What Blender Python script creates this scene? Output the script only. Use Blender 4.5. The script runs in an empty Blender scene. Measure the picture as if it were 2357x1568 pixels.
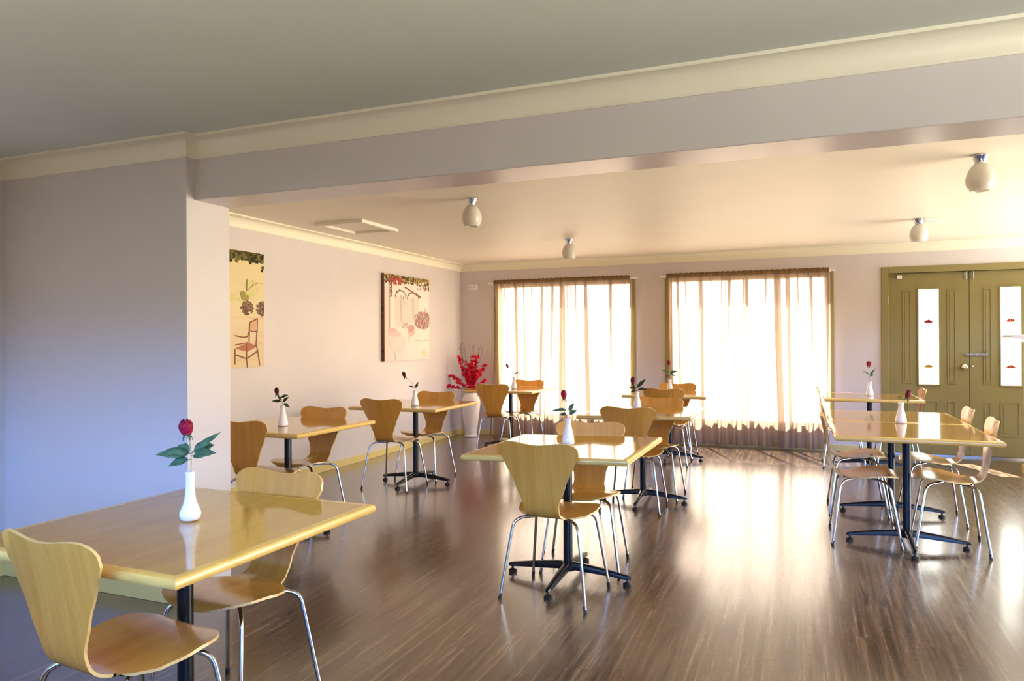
import bpy, bmesh, math, random
import numpy as np
from mathutils import Vector, Matrix
PI = math.pi
R = math.radians
rnd = random.Random(7)
scene = bpy.context.scene
COL = scene.collection

# ------------------------------------------------------------------ camera
CAM_H = 1.345
FPX = 1657.95
def cam_axes(yaw, pitch, roll):
    f = Vector((-math.sin(yaw), math.cos(yaw), 0)); r = Vector((math.cos(yaw), math.sin(yaw), 0)); u = Vector((0, 0, 1))
    f2 = f*math.cos(pitch) + u*math.sin(pitch); u2 = u*math.cos(pitch) - f*math.sin(pitch)
    r3 = r*math.cos(roll) + u2*math.sin(roll); u3 = u2*math.cos(roll) - r*math.sin(roll)
    return r3, u3, f2
cr, cu, cf = cam_axes(R(21.7529), R(0.033), R(-0.296))
cam_d = bpy.data.cameras.new('camera'); cam = bpy.data.objects.new('camera', cam_d); COL.objects.link(cam)
cam_d.sensor_width = 36; cam_d.sensor_fit = 'HORIZONTAL'; cam_d.lens = 36*FPX/2357
cam_d.clip_start = .02; cam_d.clip_end = 200
cam.matrix_world = Matrix(((cr.x, cu.x, -cf.x, 0), (cr.y, cu.y, -cf.y, 0), (cr.z, cu.z, -cf.z, CAM_H), (0, 0, 0, 1)))
scene.camera = cam

# ------------------------------------------------------------------ world, sun, exposure
def lin(r, g, b):
    f = lambda c: ((c/255+.055)/1.055)**2.4 if c > 10 else c/255/12.92
    return (f(r), f(g), f(b), 1)
W = bpy.data.worlds.new('world'); scene.world = W; W.use_nodes = True
wn = W.node_tree.nodes; wl = W.node_tree.links
for n in list(wn): wn.remove(n)
wo = wn.new('ShaderNodeOutputWorld'); bg = wn.new('ShaderNodeBackground'); tc = wn.new('ShaderNodeTexCoord'); sx = wn.new('ShaderNodeSeparateXYZ')
wl.new(tc.outputs['Generated'], sx.inputs[0])
def wramp(src, lo, hi):
    m = wn.new('ShaderNodeMapRange'); m.interpolation_type = 'SMOOTHSTEP'
    m.inputs[1].default_value = lo; m.inputs[2].default_value = hi; wl.new(src, m.inputs[0]); return m.outputs[0]
def wmix(f, a, b):
    m = wn.new('ShaderNodeMix'); m.data_type = 'RGBA'; wl.new(f, m.inputs[0])
    for s, v in ((6, a), (7, b)):
        if isinstance(v, tuple): m.inputs[s].default_value = v
        else: wl.new(v, m.inputs[s])
    return m.outputs[2]
north = wramp(sx.outputs['Y'], -.15, .45)
SKY_N = (8.6, 8.2, 7.6, 1); SKY_S = (2.8, 8.8, 26.0, 1); SKY_SH = (.5, 1.4, 3.4, 1); SKY_E = (17.0, 16.4, 15.8, 1)
GND_N = (8.6, 7.3, 5.8, 1); GND_S = (38.0, 35.5, 31.0, 1); WARM_FILL_S = (1.25, .92, .58, 1); GND_E = (19.0, 15.5, 11.5, 1)  # unseen warm horizon band and bright ground, added to light the nearer room
east_m = wn.new('ShaderNodeMath'); east_m.operation = 'MULTIPLY'
wl.new(wramp(sx.outputs['X'], .25, .85), east_m.inputs[0]); wl.new(wramp(sx.outputs['Y'], -.40, -.15), east_m.inputs[1])
east = east_m.outputs[0]
high = wramp(sx.outputs['Z'], .22, .42)
sky = wmix(east, wmix(north, wmix(high, SKY_S, SKY_SH), SKY_N), SKY_E); low = wramp(sx.outputs['Z'], -.42, -.25)
gnd = wmix(east, wmix(north, wmix(low, GND_S, WARM_FILL_S), GND_N), GND_E)
up = wramp(sx.outputs['Z'], .06, .16)
wl.new(wmix(up, gnd, sky), bg.inputs[0]); bg.inputs[1].default_value = 1.0
wl.new(bg.outputs[0], wo.inputs[0])

sun_d = bpy.data.lights.new('sun', 'SUN'); sun = bpy.data.objects.new('sun', sun_d); COL.objects.link(sun)
sun_d.energy = 75; sun_d.angle = R(.6); sun_d.color = (1, .94, .84)
sun.rotation_euler = Vector((.223, -.541, -.809)).to_track_quat('-Z', 'Y').to_euler(); sun.location = (-6, 16, 12)

def portal(loc, sx_, sy_, rot):
    d = bpy.data.lights.new('window_daylight', 'AREA'); d.shape = 'RECTANGLE'; d.size = sx_; d.size_y = sy_
    d.cycles.is_portal = True
    o = bpy.data.objects.new('window_daylight', d); o.location = loc; o.rotation_euler = rot; COL.objects.link(o)

vs = scene.view_settings
vs.view_transform = 'Standard'; vs.look = 'None'; vs.exposure = 0.3; vs.gamma = 1; vs.use_curve_mapping = False
cy = scene.cycles
cy.max_bounces = 14; cy.diffuse_bounces = 8; cy.glossy_bounces = 4; cy.transmission_bounces = 6; cy.transparent_max_bounces = 16
cy.caustics_reflective = False; cy.caustics_refractive = False; cy.sample_clamp_indirect = 8; cy.use_denoising = True
try: cy.denoiser = 'OPENIMAGEDENOISE'
except Exception: pass

# ------------------------------------------------------------------ room numbers
XL, YB, YK, YF, YN = -4.59, 9.49, 3.10, 2.855, 2.80
XC, XW = -2.903, -4.30
XR, YR = 4.6, -1.5
HC_N, HC_F, ZBEAM = 2.393, 2.456, 2.082
T = .12

# ------------------------------------------------------------------ materials
def mat(name, color=(.8, .8, .8, 1), rough=.5, metal=0, spec=.5, coat=0, coat_rough=.1):
    m = bpy.data.materials.new(name); m.use_nodes = True
    b = m.node_tree.nodes['Principled BSDF']
    b.inputs['Base Color'].default_value = color; b.inputs['Roughness'].default_value = rough
    b.inputs['Metallic'].default_value = metal; b.inputs['Specular IOR Level'].default_value = spec
    b.inputs['Coat Weight'].default_value = coat; b.inputs['Coat Roughness'].default_value = coat_rough
    return m
def nd(m, t): return m.node_tree.nodes.new(t)
def lk(m, a, b): m.node_tree.links.new(a, b)
def BS(m): return m.node_tree.nodes['Principled BSDF']
def coords(m, kind='Object', scale=(1, 1, 1), rot=(0, 0, 0)):
    t = nd(m, 'ShaderNodeTexCoord'); mp = nd(m, 'ShaderNodeMapping')
    mp.inputs['Scale'].default_value = scale; mp.inputs['Rotation'].default_value = rot
    lk(m, t.outputs[kind], mp.inputs[0]); return mp.outputs[0]
def noise(m, vec, scale, detail=4, rough=.5, dist=0):
    n = nd(m, 'ShaderNodeTexNoise'); n.inputs['Scale'].default_value = scale; n.inputs['Detail'].default_value = detail
    n.inputs['Roughness'].default_value = rough; n.inputs['Distortion'].default_value = dist
    lk(m, vec, n.inputs['Vector']); return n.outputs['Fac']
def ramp(m, fac, stops):
    r = nd(m, 'ShaderNodeValToRGB'); e = r.color_ramp.elements
    while len(e) < len(stops): e.new(.5)
    for i, (p, c) in enumerate(stops): e[i].position = p; e[i].color = c
    lk(m, fac, r.inputs[0]); return r.outputs[0]
def mixc(m, fac, a, b, blend='MIX'):
    x = nd(m, 'ShaderNodeMix'); x.data_type = 'RGBA'; x.blend_type = blend
    for s, v in ((0, fac), (6, a), (7, b)):
        if isinstance(v, (int, float, tuple)): x.inputs[s].default_value = v
        else: lk(m, v, x.inputs[s])
    return x.outputs[2]
def bump(m, h, strength=.1, dist=.01):
    b = nd(m, 'ShaderNodeBump'); b.inputs['Strength'].default_value = strength; b.inputs['Distance'].default_value = dist
    lk(m, h, b.inputs['Height']); lk(m, b.outputs[0], BS(m).inputs['Normal'])
def math2(m, op, a, b):
    x = nd(m, 'ShaderNodeMath'); x.operation = op
    for s, v in ((0, a), (1, b)):
        if isinstance(v, (int, float)): x.inputs[s].default_value = v
        else: lk(m, v, x.inputs[s])
    return x.outputs[0]

def painted(name, c, rough=.55, bs=.03):
    m = mat(name, c, rough, spec=.3)
    v = coords(m)
    f = noise(m, v, 3, 3)
    lk(m, mixc(m, f, tuple(x*.96 for x in c[:3])+(1,), tuple(min(1, x*1.03) for x in c[:3])+(1,)), BS(m).inputs['Base Color'])
    bump(m, noise(m, v, 260, 2), bs, .002); return m
M_wall = painted('lilac_wall_paint', (.66, .62, .64, 1), .25)
M_rear = painted('bounce_dimming_wall', (.20, .17, .15, 1), .5)  # unseen rear wall, darkened to cut bounced light in the nearer room
M_ceil = painted('ceiling_paint', (.68, .73, .69, 1), .6)
M_ceilf = painted('cream_ceiling_paint', (.80, .765, .68, 1), .5)
M_corn = painted('cream_cornice_paint', (.86, .83, .70, 1), .4)
M_skirt = painted('mustard_skirting_paint', (.74, .60, .24, 1), .35)
M_olive = painted('olive_gloss_paint', (.27, .222, .088, 1), .38)

def floor_material():
    m = mat('vinyl_plank_floor', rough=.3, spec=.7, coat=.7, coat_rough=.14)
    v = coords(m)
    vr = coords(m, rot=(0, 0, R(90)))
    br = nd(m, 'ShaderNodeTexBrick'); br.inputs['Scale'].default_value = 1
    br.inputs['Brick Width'].default_value = 1.2; br.inputs['Row Height'].default_value = .15; br.inputs['Mortar Size'].default_value = .0012
    br.inputs['Color1'].default_value = (.3, .3, .3, 1); br.inputs['Color2'].default_value = (.8, .8, .8, 1); br.inputs['Mortar'].default_value = (0, 0, 0, 1)
    br.offset = .37
    lk(m, vr, br.inputs['Vector'])
    st = coords(m, scale=(15, .42, 1))
    off = nd(m, 'ShaderNodeVectorMath'); off.operation = 'ADD'
    lk(m, st, off.inputs[0]); lk(m, br.outputs['Color'], off.inputs[1])
    g1 = noise(m, off.outputs[0], 3.2, 8, .62, .5)
    st2 = coords(m, scale=(120, 1.6, 1))
    g2 = noise(m, st2, 4, 5, .7)
    c = ramp(m, g1, [(.34, lin(40, 30, 23)), (.46, lin(74, 56, 43)), (.55, lin(98, 77, 59)), (.68, lin(134, 111, 90))])
    c2 = ramp(m, g2, [(.36, (.66, .66, .66, 1)), (.66, (1.22, 1.2, 1.18, 1))])
    c = mixc(m, .75, c, c2, 'MULTIPLY')
    tone = ramp(m, br.outputs['Color'], [(0, (.35, .33, .3, 1)), (.05, (.93, .93, .93, 1)), (1, (1.06, 1.05, 1.04, 1))])
    c = mixc(m, 1.0, c, tone, 'MULTIPLY')
    lk(m, c, BS(m).inputs['Base Color'])
    # brushed, slightly crosshatched sheen
    ca = noise(m, coords(m, scale=(130, 3, 1)), 3, 4, .7)
    cb = noise(m, coords(m, scale=(4, 120, 1)), 3, 4, .7)
    big = noise(m, v, 1.6, 3, .5)
    ro = nd(m, 'ShaderNodeMapRange'); ro.inputs[1].default_value = .3; ro.inputs[2].default_value = .7
    ro.inputs[3].default_value = .13; ro.inputs[4].default_value = .34
    lk(m, math2(m, 'ADD', math2(m, 'MULTIPLY', ca, .5), math2(m, 'MULTIPLY', cb, .5)), ro.inputs[0])
    lk(m, ro.outputs[0], BS(m).inputs['Roughness'])
    h = math2(m, 'ADD', math2(m, 'MULTIPLY', ca, .8), math2(m, 'MULTIPLY', cb, .6))
    h = math2(m, 'ADD', h, math2(m, 'MULTIPLY', big, 5.0))
    bump(m, h, .12, .004)
    return m
M_floor = floor_material()

def ply(name, dark, light, rough=.28, uv=True, scale=(26, 1.6, 1), coat=.3):
    m = mat(name, rough=rough, spec=.45, coat=coat, coat_rough=.12)
    v = coords(m, 'UV' if uv else 'Object', scale)
    oi = nd(m, 'ShaderNodeObjectInfo')
    ad = nd(m, 'ShaderNodeVectorMath'); ad.operation = 'ADD'
    cx = nd(m, 'ShaderNodeCombineXYZ'); lk(m, math2(m, 'MULTIPLY', oi.outputs['Random'], 40), cx.inputs[0]); lk(m, math2(m, 'MULTIPLY', oi.outputs['Random'], 17), cx.inputs[1])
    lk(m, v, ad.inputs[0]); lk(m, cx.outputs[0], ad.inputs[1])
    g = noise(m, ad.outputs[0], 1.0, 7, .6, .8)
    g2 = noise(m, ad.outputs[0], 5.0, 3, .6)
    f = math2(m, 'ADD', math2(m, 'MULTIPLY', g, .75), math2(m, 'MULTIPLY', g2, .25))
    c = ramp(m, f, [(.32, dark), (.5, tuple((a+b)/2 for a, b in zip(dark, light))), (.68, light)])
    lk(m, c, BS(m).inputs['Base Color']); return m
M_shell = ply('honey_plywood', (.55, .245, .032, 1), (.71, .37, .076, 1), .20, coat=.4)
M_plyedge = mat('plywood_edge', (.70, .48, .20, 1), .35)
M_top = ply('varnished_tabletop', (.42, .222, .028, 1), (.52, .295, .045, 1), .06, uv=False, scale=(14, 1.0, 1), coat=.35)
M_tedge = ply('tabletop_edge_wood', (.64, .40, .09, 1), (.80, .54, .17, 1), .22, uv=False, scale=(10, 10, 30), coat=.3)
M_black = mat('black_powder_coat', (.006, .007, .010, 1), .24, spec=.28)
M_rubber = mat('black_plastic', (.012, .012, .013, 1), .45)
M_chrome = mat('chrome', (.50, .51, .55, 1), .13, metal=1)
M_steel = mat('brushed_steel', (.34, .33, .32, 1), .32, metal=1)
M_china = mat('white_porcelain', (.88, .88, .87, 1), .12, spec=.6, coat=.4, coat_rough=.05)
M_urn = mat('white_matt_ceramic', (.86, .82, .80, 1), .45)
M_terr = mat('orange_glaze', (.62, .26, .06, 1), .4)
M_soil = mat('dark_foam', (.03, .02, .015, 1), .9)
M_plastic = mat('white_plastic', (.85, .84, .80, 1), .4)
M_white = mat('white_laminate', (.62, .60, .61, 1), .35)
M_dark = mat('dark_gap', (.02, .018, .014, 1), .8)
def petalmat(name, a, b):
    m = mat(name, rough=.6, spec=.25)
    lk(m, ramp(m, noise(m, coords(m), 60, 3), [(.3, a), (.7, b)]), BS(m).inputs['Base Color']); return m
M_rose = petalmat('burgundy_petal', (.16, .002, .02, 1), (.36, .006, .06, 1))
M_rosed = petalmat('dark_red_petal', (.06, .002, .006, 1), (.15, .006, .016, 1))
M_leaf = petalmat('rose_leaf', (.028, .09, .055, 1), (.10, .20, .11, 1))
M_leafd = petalmat('dark_rose_leaf', (.02, .032, .016, 1), (.06, .085, .035, 1))
M_stem = mat('pale_stem', (.30, .36, .24, 1), .5)
M_red = petalmat('scarlet_blossom', (.50, .004, .025, 1), (.85, .018, .07, 1))
M_twig = mat('brown_twig', (.09, .05, .035, 1), .8)

def glassmat():
    m = bpy.data.materials.new('window_glass'); m.use_nodes = True
    n = m.node_tree.nodes; n.remove(n['Principled BSDF']); o = n['Material Output']
    t = nd(m, 'ShaderNodeBsdfTransparent'); t.inputs[0].default_value = (.95, .97, .96, 1)
    g = nd(m, 'ShaderNodeBsdfGlossy'); g.inputs['Roughness'].default_value = .02
    lw = nd(m, 'ShaderNodeLayerWeight'); lw.inputs[0].default_value = .5
    fr = math2(m, 'ADD', math2(m, 'MULTIPLY', math2(m, 'POWER', lw.outputs['Facing'], 5.0), .6), .03)
    mx = nd(m, 'ShaderNodeMixShader'); lk(m, fr, mx.inputs[0]); lk(m, t.outputs[0], mx.inputs[1]); lk(m, g.outputs[0], mx.inputs[2])
    lk(m, mx.outputs[0], o.inputs[0]); return m
M_glass = glassmat()
def sheermat(name, col, opac_lo, opac_hi, back):
    m = bpy.data.materials.new(name); m.use_nodes = True
    n = m.node_tree.nodes; n.remove(n['Principled BSDF']); o = n['Material Output']
    tr = nd(m, 'ShaderNodeBsdfTransparent'); tr.inputs[0].default_value = (1, .97, .93, 1)
    tl = nd(m, 'ShaderNodeBsdfTranslucent'); tl.inputs[0].default_value = col
    df = nd(m, 'ShaderNodeBsdfDiffuse'); df.inputs[0].default_value = back
    a = nd(m, 'ShaderNodeMixShader'); a.inputs[0].default_value = .45; lk(m, tl.outputs[0], a.inputs[1]); lk(m, df.outputs[0], a.inputs[2])
    lw = nd(m, 'ShaderNodeLayerWeight'); lw.inputs[0].default_value = .35
    mr = nd(m, 'ShaderNodeMapRange'); mr.inputs[3].default_value = opac_lo; mr.inputs[4].default_value = opac_hi
    lk(m, lw.outputs['Facing'], mr.inputs[0])
    b = nd(m, 'ShaderNodeMixShader'); lk(m, mr.outputs[0], b.inputs[0]); lk(m, tr.outputs[0], b.inputs[1]); lk(m, a.outputs[0], b.inputs[2])
    lk(m, b.outputs[0], o.inputs[0]); return m
M_sheer = sheermat('tan_sheer_voile', (.25, .172, .128, 1), .68, .997, (.62, .46, .37, 1))
M_head = sheermat('gathered_tan_voile', (.20, .12, .055, 1), .95, 1.0, (.40, .26, .14, 1))
def globemat():
    m = mat('opal_glass', (.82, .80, .76, 1), .18, spec=.5)
    n = m.node_tree; o = n.nodes['Material Output']
    tl = nd(m, 'ShaderNodeBsdfTranslucent'); tl.inputs[0].default_value = (.8, .77, .7, 1)
    mx = nd(m, 'ShaderNodeMixShader'); mx.inputs[0].default_value = .35
    lk(m, BS(m).outputs[0], mx.inputs[1]); lk(m, tl.outputs[0], mx.inputs[2]); lk(m, mx.outputs[0], o.inputs[0]); return m
M_globe = globemat()

# ------------------------------------------------------------------ mesh helpers
def link(o, parent=None):
    COL.objects.link(o)
    if parent is not None: o.parent = parent
    return o
def mesh_obj(name, verts, faces, mats, parent=None, smooth=False, midx=None, loc=(0, 0, 0), rot=(0, 0, 0), uvs=None):
    me = bpy.data.meshes.new(name); me.from_pydata([tuple(v) for v in verts], [], faces)
    for m in (mats if isinstance(mats, (list, tuple)) else [mats]): me.materials.append(m)
    if midx:
        for p, i in zip(me.polygons, midx): p.material_index = i
    if smooth:
        for p in me.polygons: p.use_smooth = True
    if uvs is not None:
        ul = me.uv_layers.new(name='UVMap')
        for lp in me.loops: ul.data[lp.index].uv = uvs[lp.vertex_index]
    me.update()
    o = bpy.data.objects.new(name, me); o.location = loc; o.rotation_euler = rot
    return link(o, parent)
class MB:
    """collects shapes of ONE part"""
    def __init__(s): s.v = []; s.f = []; s.i = []
    def add(s, v, f, i=0):
        n = len(s.v); s.v += [tuple(x) for x in v]; s.f += [tuple(a+n for a in q) for q in f]; s.i += [i]*len(f); return s
    def box(s, lo, hi, i=0):
        (a, b, c), (d, e, g) = lo, hi
        return s.add([(a,b,c),(d,b,c),(d,e,c),(a,e,c),(a,b,g),(d,b,g),(d,e,g),(a,e,g)],
                     [(0,3,2,1),(4,5,6,7),(0,1,5,4),(1,2,6,5),(2,3,7,6),(3,0,4,7)], i)
    def tube(s, pts, r, n=10, i=0, caps=True):
        pts = [Vector(p) for p in pts]; rs = r if isinstance(r, (list, tuple)) else [r]*len(pts)
        V = []; F = []; up = None
        for k, p in enumerate(pts):
            d = (pts[min(k+1, len(pts)-1)] - pts[max(k-1, 0)]).normalized()
            if up is None: up = d.orthogonal().normalized()
            else: up = (up - d*up.dot(d)).normalized()
            w = d.cross(up)
            for j in range(n):
                a = 2*PI*j/n; V.append(p + (up*math.cos(a) + w*math.sin(a))*rs[k])
        for k in range(len(pts)-1):
            for j in range(n):
                j2 = (j+1) % n; F.append((k*n+j, k*n+j2, (k+1)*n+j2, (k+1)*n+j))
        if caps:
            F.append(tuple(range(n))[::-1]); F.append(tuple((len(pts)-1)*n+j for j in range(n)))
        return s.add(V, F, i)
    def lathe(s, prof, n=24, i=0, c=(0, 0, 0), cap0=True, cap1=True):
        V = [(c[0]+r*math.cos(2*PI*j/n), c[1]+r*math.sin(2*PI*j/n), c[2]+z) for r, z in prof for j in range(n)]
        F = [(k*n+j, k*n+(j+1) % n, (k+1)*n+(j+1) % n, (k+1)*n+j) for k in range(len(prof)-1) for j in range(n)]
        if cap0: F.append(tuple(range(n))[::-1])
        if cap1: F.append(tuple((len(prof)-1)*n+j for j in range(n)))
        return s.add(V, F, i)
    def build(s, name, mats, parent=None, smooth=False, loc=(0,0,0), rot=(0,0,0), auto=None, bevel=0):
        o = mesh_obj(name, s.v, s.f, mats, parent, smooth, s.i, loc, rot)
        if auto:
            me = o.data
            for p in me.polygons: p.use_smooth = True
            bm = bmesh.new(); bm.from_mesh(me)
            for e in bm.edges:
                if len(e.link_faces) == 2 and e.calc_face_angle(0) > R(auto): e.smooth = False
            bm.to_mesh(me); bm.free()
        if bevel:
            md = o.modifiers.new('bevel', 'BEVEL'); md.width = bevel; md.segments = 2; md.limit_method = 'ANGLE'
        return o
def cr_spline(pts, per=8):
    P = [Vector(p) for p in pts]; P = [P[0]*2-P[1]] + P + [P[-1]*2-P[-2]]; out = []
    for k in range(1, len(P)-2):
        a, b, c, d = P[k-1:k+3]
        for j in range(per):
            t = j/per
            out.append(.5*((2*b) + (c-a)*t + (2*a-5*b+4*c-d)*t*t + (3*b-a-3*c+d)*t**3))
    out.append(P[-2]); return out
def tag(o, label, cat, group=None, kind=None):
    if label: o['label'] = label
    if cat: o['category'] = cat
    if group: o['group'] = group
    if kind: o['kind'] = kind
    return o
def thing(name, label, cat, loc=(0, 0, 0), rz=0, group=None, rot=None):
    o = bpy.data.objects.new(name, None); o.empty_display_size = .1
    o.location = loc; o.rotation_euler = rot or (0, 0, rz); link(o)
    return tag(o, label, cat, group)
def struct(o, label=None, cat=None):
    o['kind'] = 'structure'
    return tag(o, label, cat)
KIDS = {}
def copy_tree(o, parent=None):
    c = o.copy(); COL.objects.link(c)
    if parent is not None: c.parent = parent
    for ch in list(o.children): copy_tree(ch, c)
    return c
def place(proto, used, loc, rz, label, group=None):
    o = proto if not used else copy_tree(proto)
    o.location = loc; o.rotation_euler = (0, 0, rz); o['label'] = label
    if group: o['group'] = group
    return o

# ------------------------------------------------------------------ structure
def wall_grid(name, axis, pos, thick, a0, a1, z0, z1, holes, mtl, label):
    """wall slab (axis 'x': plane x=pos, runs along y) with rectangular openings (a0,a1,z0,z1)"""
    As = sorted({a0, a1, *[h[0] for h in holes], *[h[1] for h in holes]}); Zs = sorted({z0, z1, *[h[2] for h in holes], *[h[3] for h in holes]})
    m = MB()
    inside = lambda a, z: any(h[0] < a < h[1] and h[2] < z < h[3] for h in holes)
    def P(a, t, z): return (pos+t, a, z) if axis == 'x' else (a, pos+t, z)
    for i in range(len(As)-1):
        for j in range(len(Zs)-1):
            am, zm = (As[i]+As[i+1])/2, (Zs[j]+Zs[j+1])/2
            if inside(am, zm): continue
            A, B, C, D = As[i], As[i+1], Zs[j], Zs[j+1]
            for t in (0, thick): m.add([P(A,t,C), P(B,t,C), P(B,t,D), P(A,t,D)], [(0,1,2,3)])
            for (p, q) in (((A,C),(B,C)), ((B,C),(B,D)), ((B,D),(A,D)), ((A,D),(A,C))):
                mx, mz = (p[0]+q[0])/2, (p[1]+q[1])/2
                ox, oz = mx + (mx-am)*.01, mz + (mz-zm)*.01
                solid = a0 < ox < a1 and z0 < oz < z1 and not inside(ox, oz)
                if not solid: m.add([P(p[0],0,p[1]), P(q[0],0,q[1]), P(q[0],thick,q[1]), P(p[0],thick,p[1])], [(0,1,2,3)])
    o = m.build(name, mtl)
    bm = bmesh.new(); bm.from_mesh(o.data); bmesh.ops.remove_doubles(bm, verts=bm.verts, dist=1e-5); bmesh.ops.recalc_face_normals(bm, faces=bm.faces); bm.to_mesh(o.data); bm.free()
    return struct(o, label, 'wall')

WIN = [(-4.02, -2.06, .30, 2.13), (-1.59, .35, .30, 2.13)]
DOOR = (.972, 2.612, 0.0, 2.112)
fl = MB().box((XL-.2, YR-.2, -.1), (XR+.2, YB+.2, 0)).build('floor', M_floor); struct(fl, 'brown wood look plank floor', 'floor')
c1 = MB().box((XW-.4, YR-.2, HC_N), (XR+.2, YF+.1, HC_N+.12)).build('ceiling', M_ceil); struct(c1, 'grey white ceiling of the nearer room', 'ceiling')
c2 = MB().box((XL-.2, YK-.1, HC_F), (XR+.2, YB+.2, HC_F+.12)).build('ceiling', M_ceilf); struct(c2, 'cream ceiling of the farther room', 'ceiling')
wall_grid('wall_back', 'y', YB, .16, XL-.2, XR+.2, 0, HC_F, [WIN[0], WIN[1], DOOR], M_wall, 'lilac back wall with two curtained windows and double door')
RW2 = (3.5, 9.1, .0, 2.25)
wall_grid('wall_right', 'x', XR, .12, YR-.2, YB+.2, 0, HC_F, [RW2], M_wall, 'right hand wall')
SW = [(-3.4, .2, 1.15, 2.10), (1.0, 4.0, .05, 2.10)]
wall_grid('wall_rear', 'y', YR-.12, .12, XW-.4, XR+.2, 0, HC_N, SW, M_rear, 'wall behind the camera')
struct(MB().box((XL-.12, YK, 0), (XL, YB, HC_F)).build('wall_left', M_wall), 'long pale lilac left wall of the farther room', 'wall')
struct(MB().box((XW-.12, YR, 0), (XW, YN+.02, HC_N)).build('wall_side', M_wall), 'left wall of the nearer room', 'wall')
struct(MB().box((XL-.12, YN, 0), (XC, YK, HC_F+.05)).build('wall_nib', M_wall, bevel=.004), 'blue lit lilac wall stub left of the opening', 'wall')
struct(MB().box((XC-.02, YF, ZBEAM), (XR+.1, YK, HC_F+.05)).build('wall_beam', M_wall, bevel=.004), 'lilac bulkhead beam over the opening', 'beam')
# low servery wall at the right edge of the view
struct(MB().box((2.075, 8.40, 0), (XR, 8.56, 1.30)).build('wall_partition', M_wall), 'low partition wall at the right edge', 'wall')
struct(MB().box((2.062, 8.385, 0), (XR, 8.40, .09)).box((2.06, 8.385, 0), (2.075, 8.575, .09)).build('baseboard_partition', M_skirt), 'mustard skirting at the foot of the partition', 'skirting')

def cove(name, path, zc, label, closed_out, sz=.09):
    """cove cornice swept along path [(x,y)], room side given by normals per vertex"""
    prof = [(0, -sz-.012), (.008, -sz-.012), (.012, -sz-.004)]
    for k in range(9):
        a = k/8*PI/2
        prof.append((.012 + (sz-.026)*(1-math.cos(a)), -sz-.004 + (sz-.010)*math.sin(a)))
    prof += [(sz-.012, -.014), (sz, -.014), (sz, 0), (0, 0)]
    V = []; F = []; n = len(prof)
    for (x, y), (nx, ny) in zip(path, closed_out):
        for d, z in prof: V.append((x+nx*d, y+ny*d, zc+z))
    for k in range(len(path)-1):
        for j in range(n-1): F.append((k*n+j, k*n+j+1, (k+1)*n+j+1, (k+1)*n+j))
    o = mesh_obj(name, V, F, M_corn)
    bm = bmesh.new(); bm.from_mesh(o.data); bmesh.ops.recalc_face_normals(bm, faces=bm.faces); bm.to_mesh(o.data); bm.free()
    for p in o.data.polygons: p.use_smooth = True
    bm = bmesh.new(); bm.from_mesh(o.data)
    for e in bm.edges:
        if len(e.link_faces) == 2 and e.calc_face_angle(0) > R(35): e.smooth = False
    bm.to_mesh(o.data); bm.free()
    return struct(o, label, 'cornice')
cove('trim_1', [(XW, YR), (XW, YN), (XC, YN), (XC, YF), (XR, YF)], HC_N, 'cream cornice of the nearer room, running along the beam',
     [(1, 0), (1, -1), (1, -1), (1, -1), (0, -1)])
cove('trim_2', [(XL, YK), (XL, YB), (XR, YB)], HC_F, 'cream cornice of the farther room', [(1, 0), (1, -1), (0, -1)])
def skirt(name, lo, hi, label): return struct(MB().box(lo, hi).build(name, M_skirt, bevel=.003), label, 'skirting')
skirt('baseboard_left', (XL, YK, 0), (XL+.014, YB, .075), 'mustard skirting along the left wall')
skirt('baseboard_back', (XL+.014, YB-.014, 0), (.895, YB, .075), 'mustard skirting along the back wall')
skirt('baseboard_nib', (XW+.014, YN-.014, 0), (XC, YN, .09), 'skirting under the blue lit wall stub')
skirt('baseboard_side', (XW, YR, 0), (XW+.014, YN, .09), 'skirting of the left wall of the nearer room')

# windows
def window(k, w, label):
    x0, x1, z0, z1 = w
    root = bpy.data.objects.new('window_%d' % k, None); root.location = ((x0+x1)/2, YB, z0); link(root); struct(root, label, 'window')
    ox, oz = (x0+x1)/2, z0
    f = MB()
    fw = .055
    for a, b in (((x0-.035, z0-.035), (x0+.03, z1+.035)), ((x1-.03, z0-.035), (x1+.035, z1+.035))):
        f.box((a[0]-ox, -.018, a[1]-oz), (b[0]-ox, .12, b[1]-oz))
    f.box((x0+.03-ox, -.018, z1-.03-oz), (x1-.03-ox, .12, z1+.035-oz)).box((x0+.03-ox, -.03, -.035), (x1-.03-ox, .12, .03))
    f.build('frame', M_olive, root)
    mu = MB(); xm = 0
    mu.box((-.02, .06, .03), (.02, .10, z1-z0-.03)).build('mullion', M_steel, root)
    MB().box((x0+.03-ox, .078, .03), (-.02, .084, z1-z0-.03)).build('pane', M_glass, root)
    MB().box((.02, .078, .03), (x1-.03-ox, .084, z1-z0-.03)).build('pane', M_glass, root)
    portal(((x0+x1)/2, YB+.2, (z0+z1)/2), x1-x0, z1-z0, (R(-90), 0, 0))
window(1, WIN[0], 'left olive framed window behind a sheer curtain')
window(2, WIN[1], 'right olive framed window behind a sheer curtain')
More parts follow.
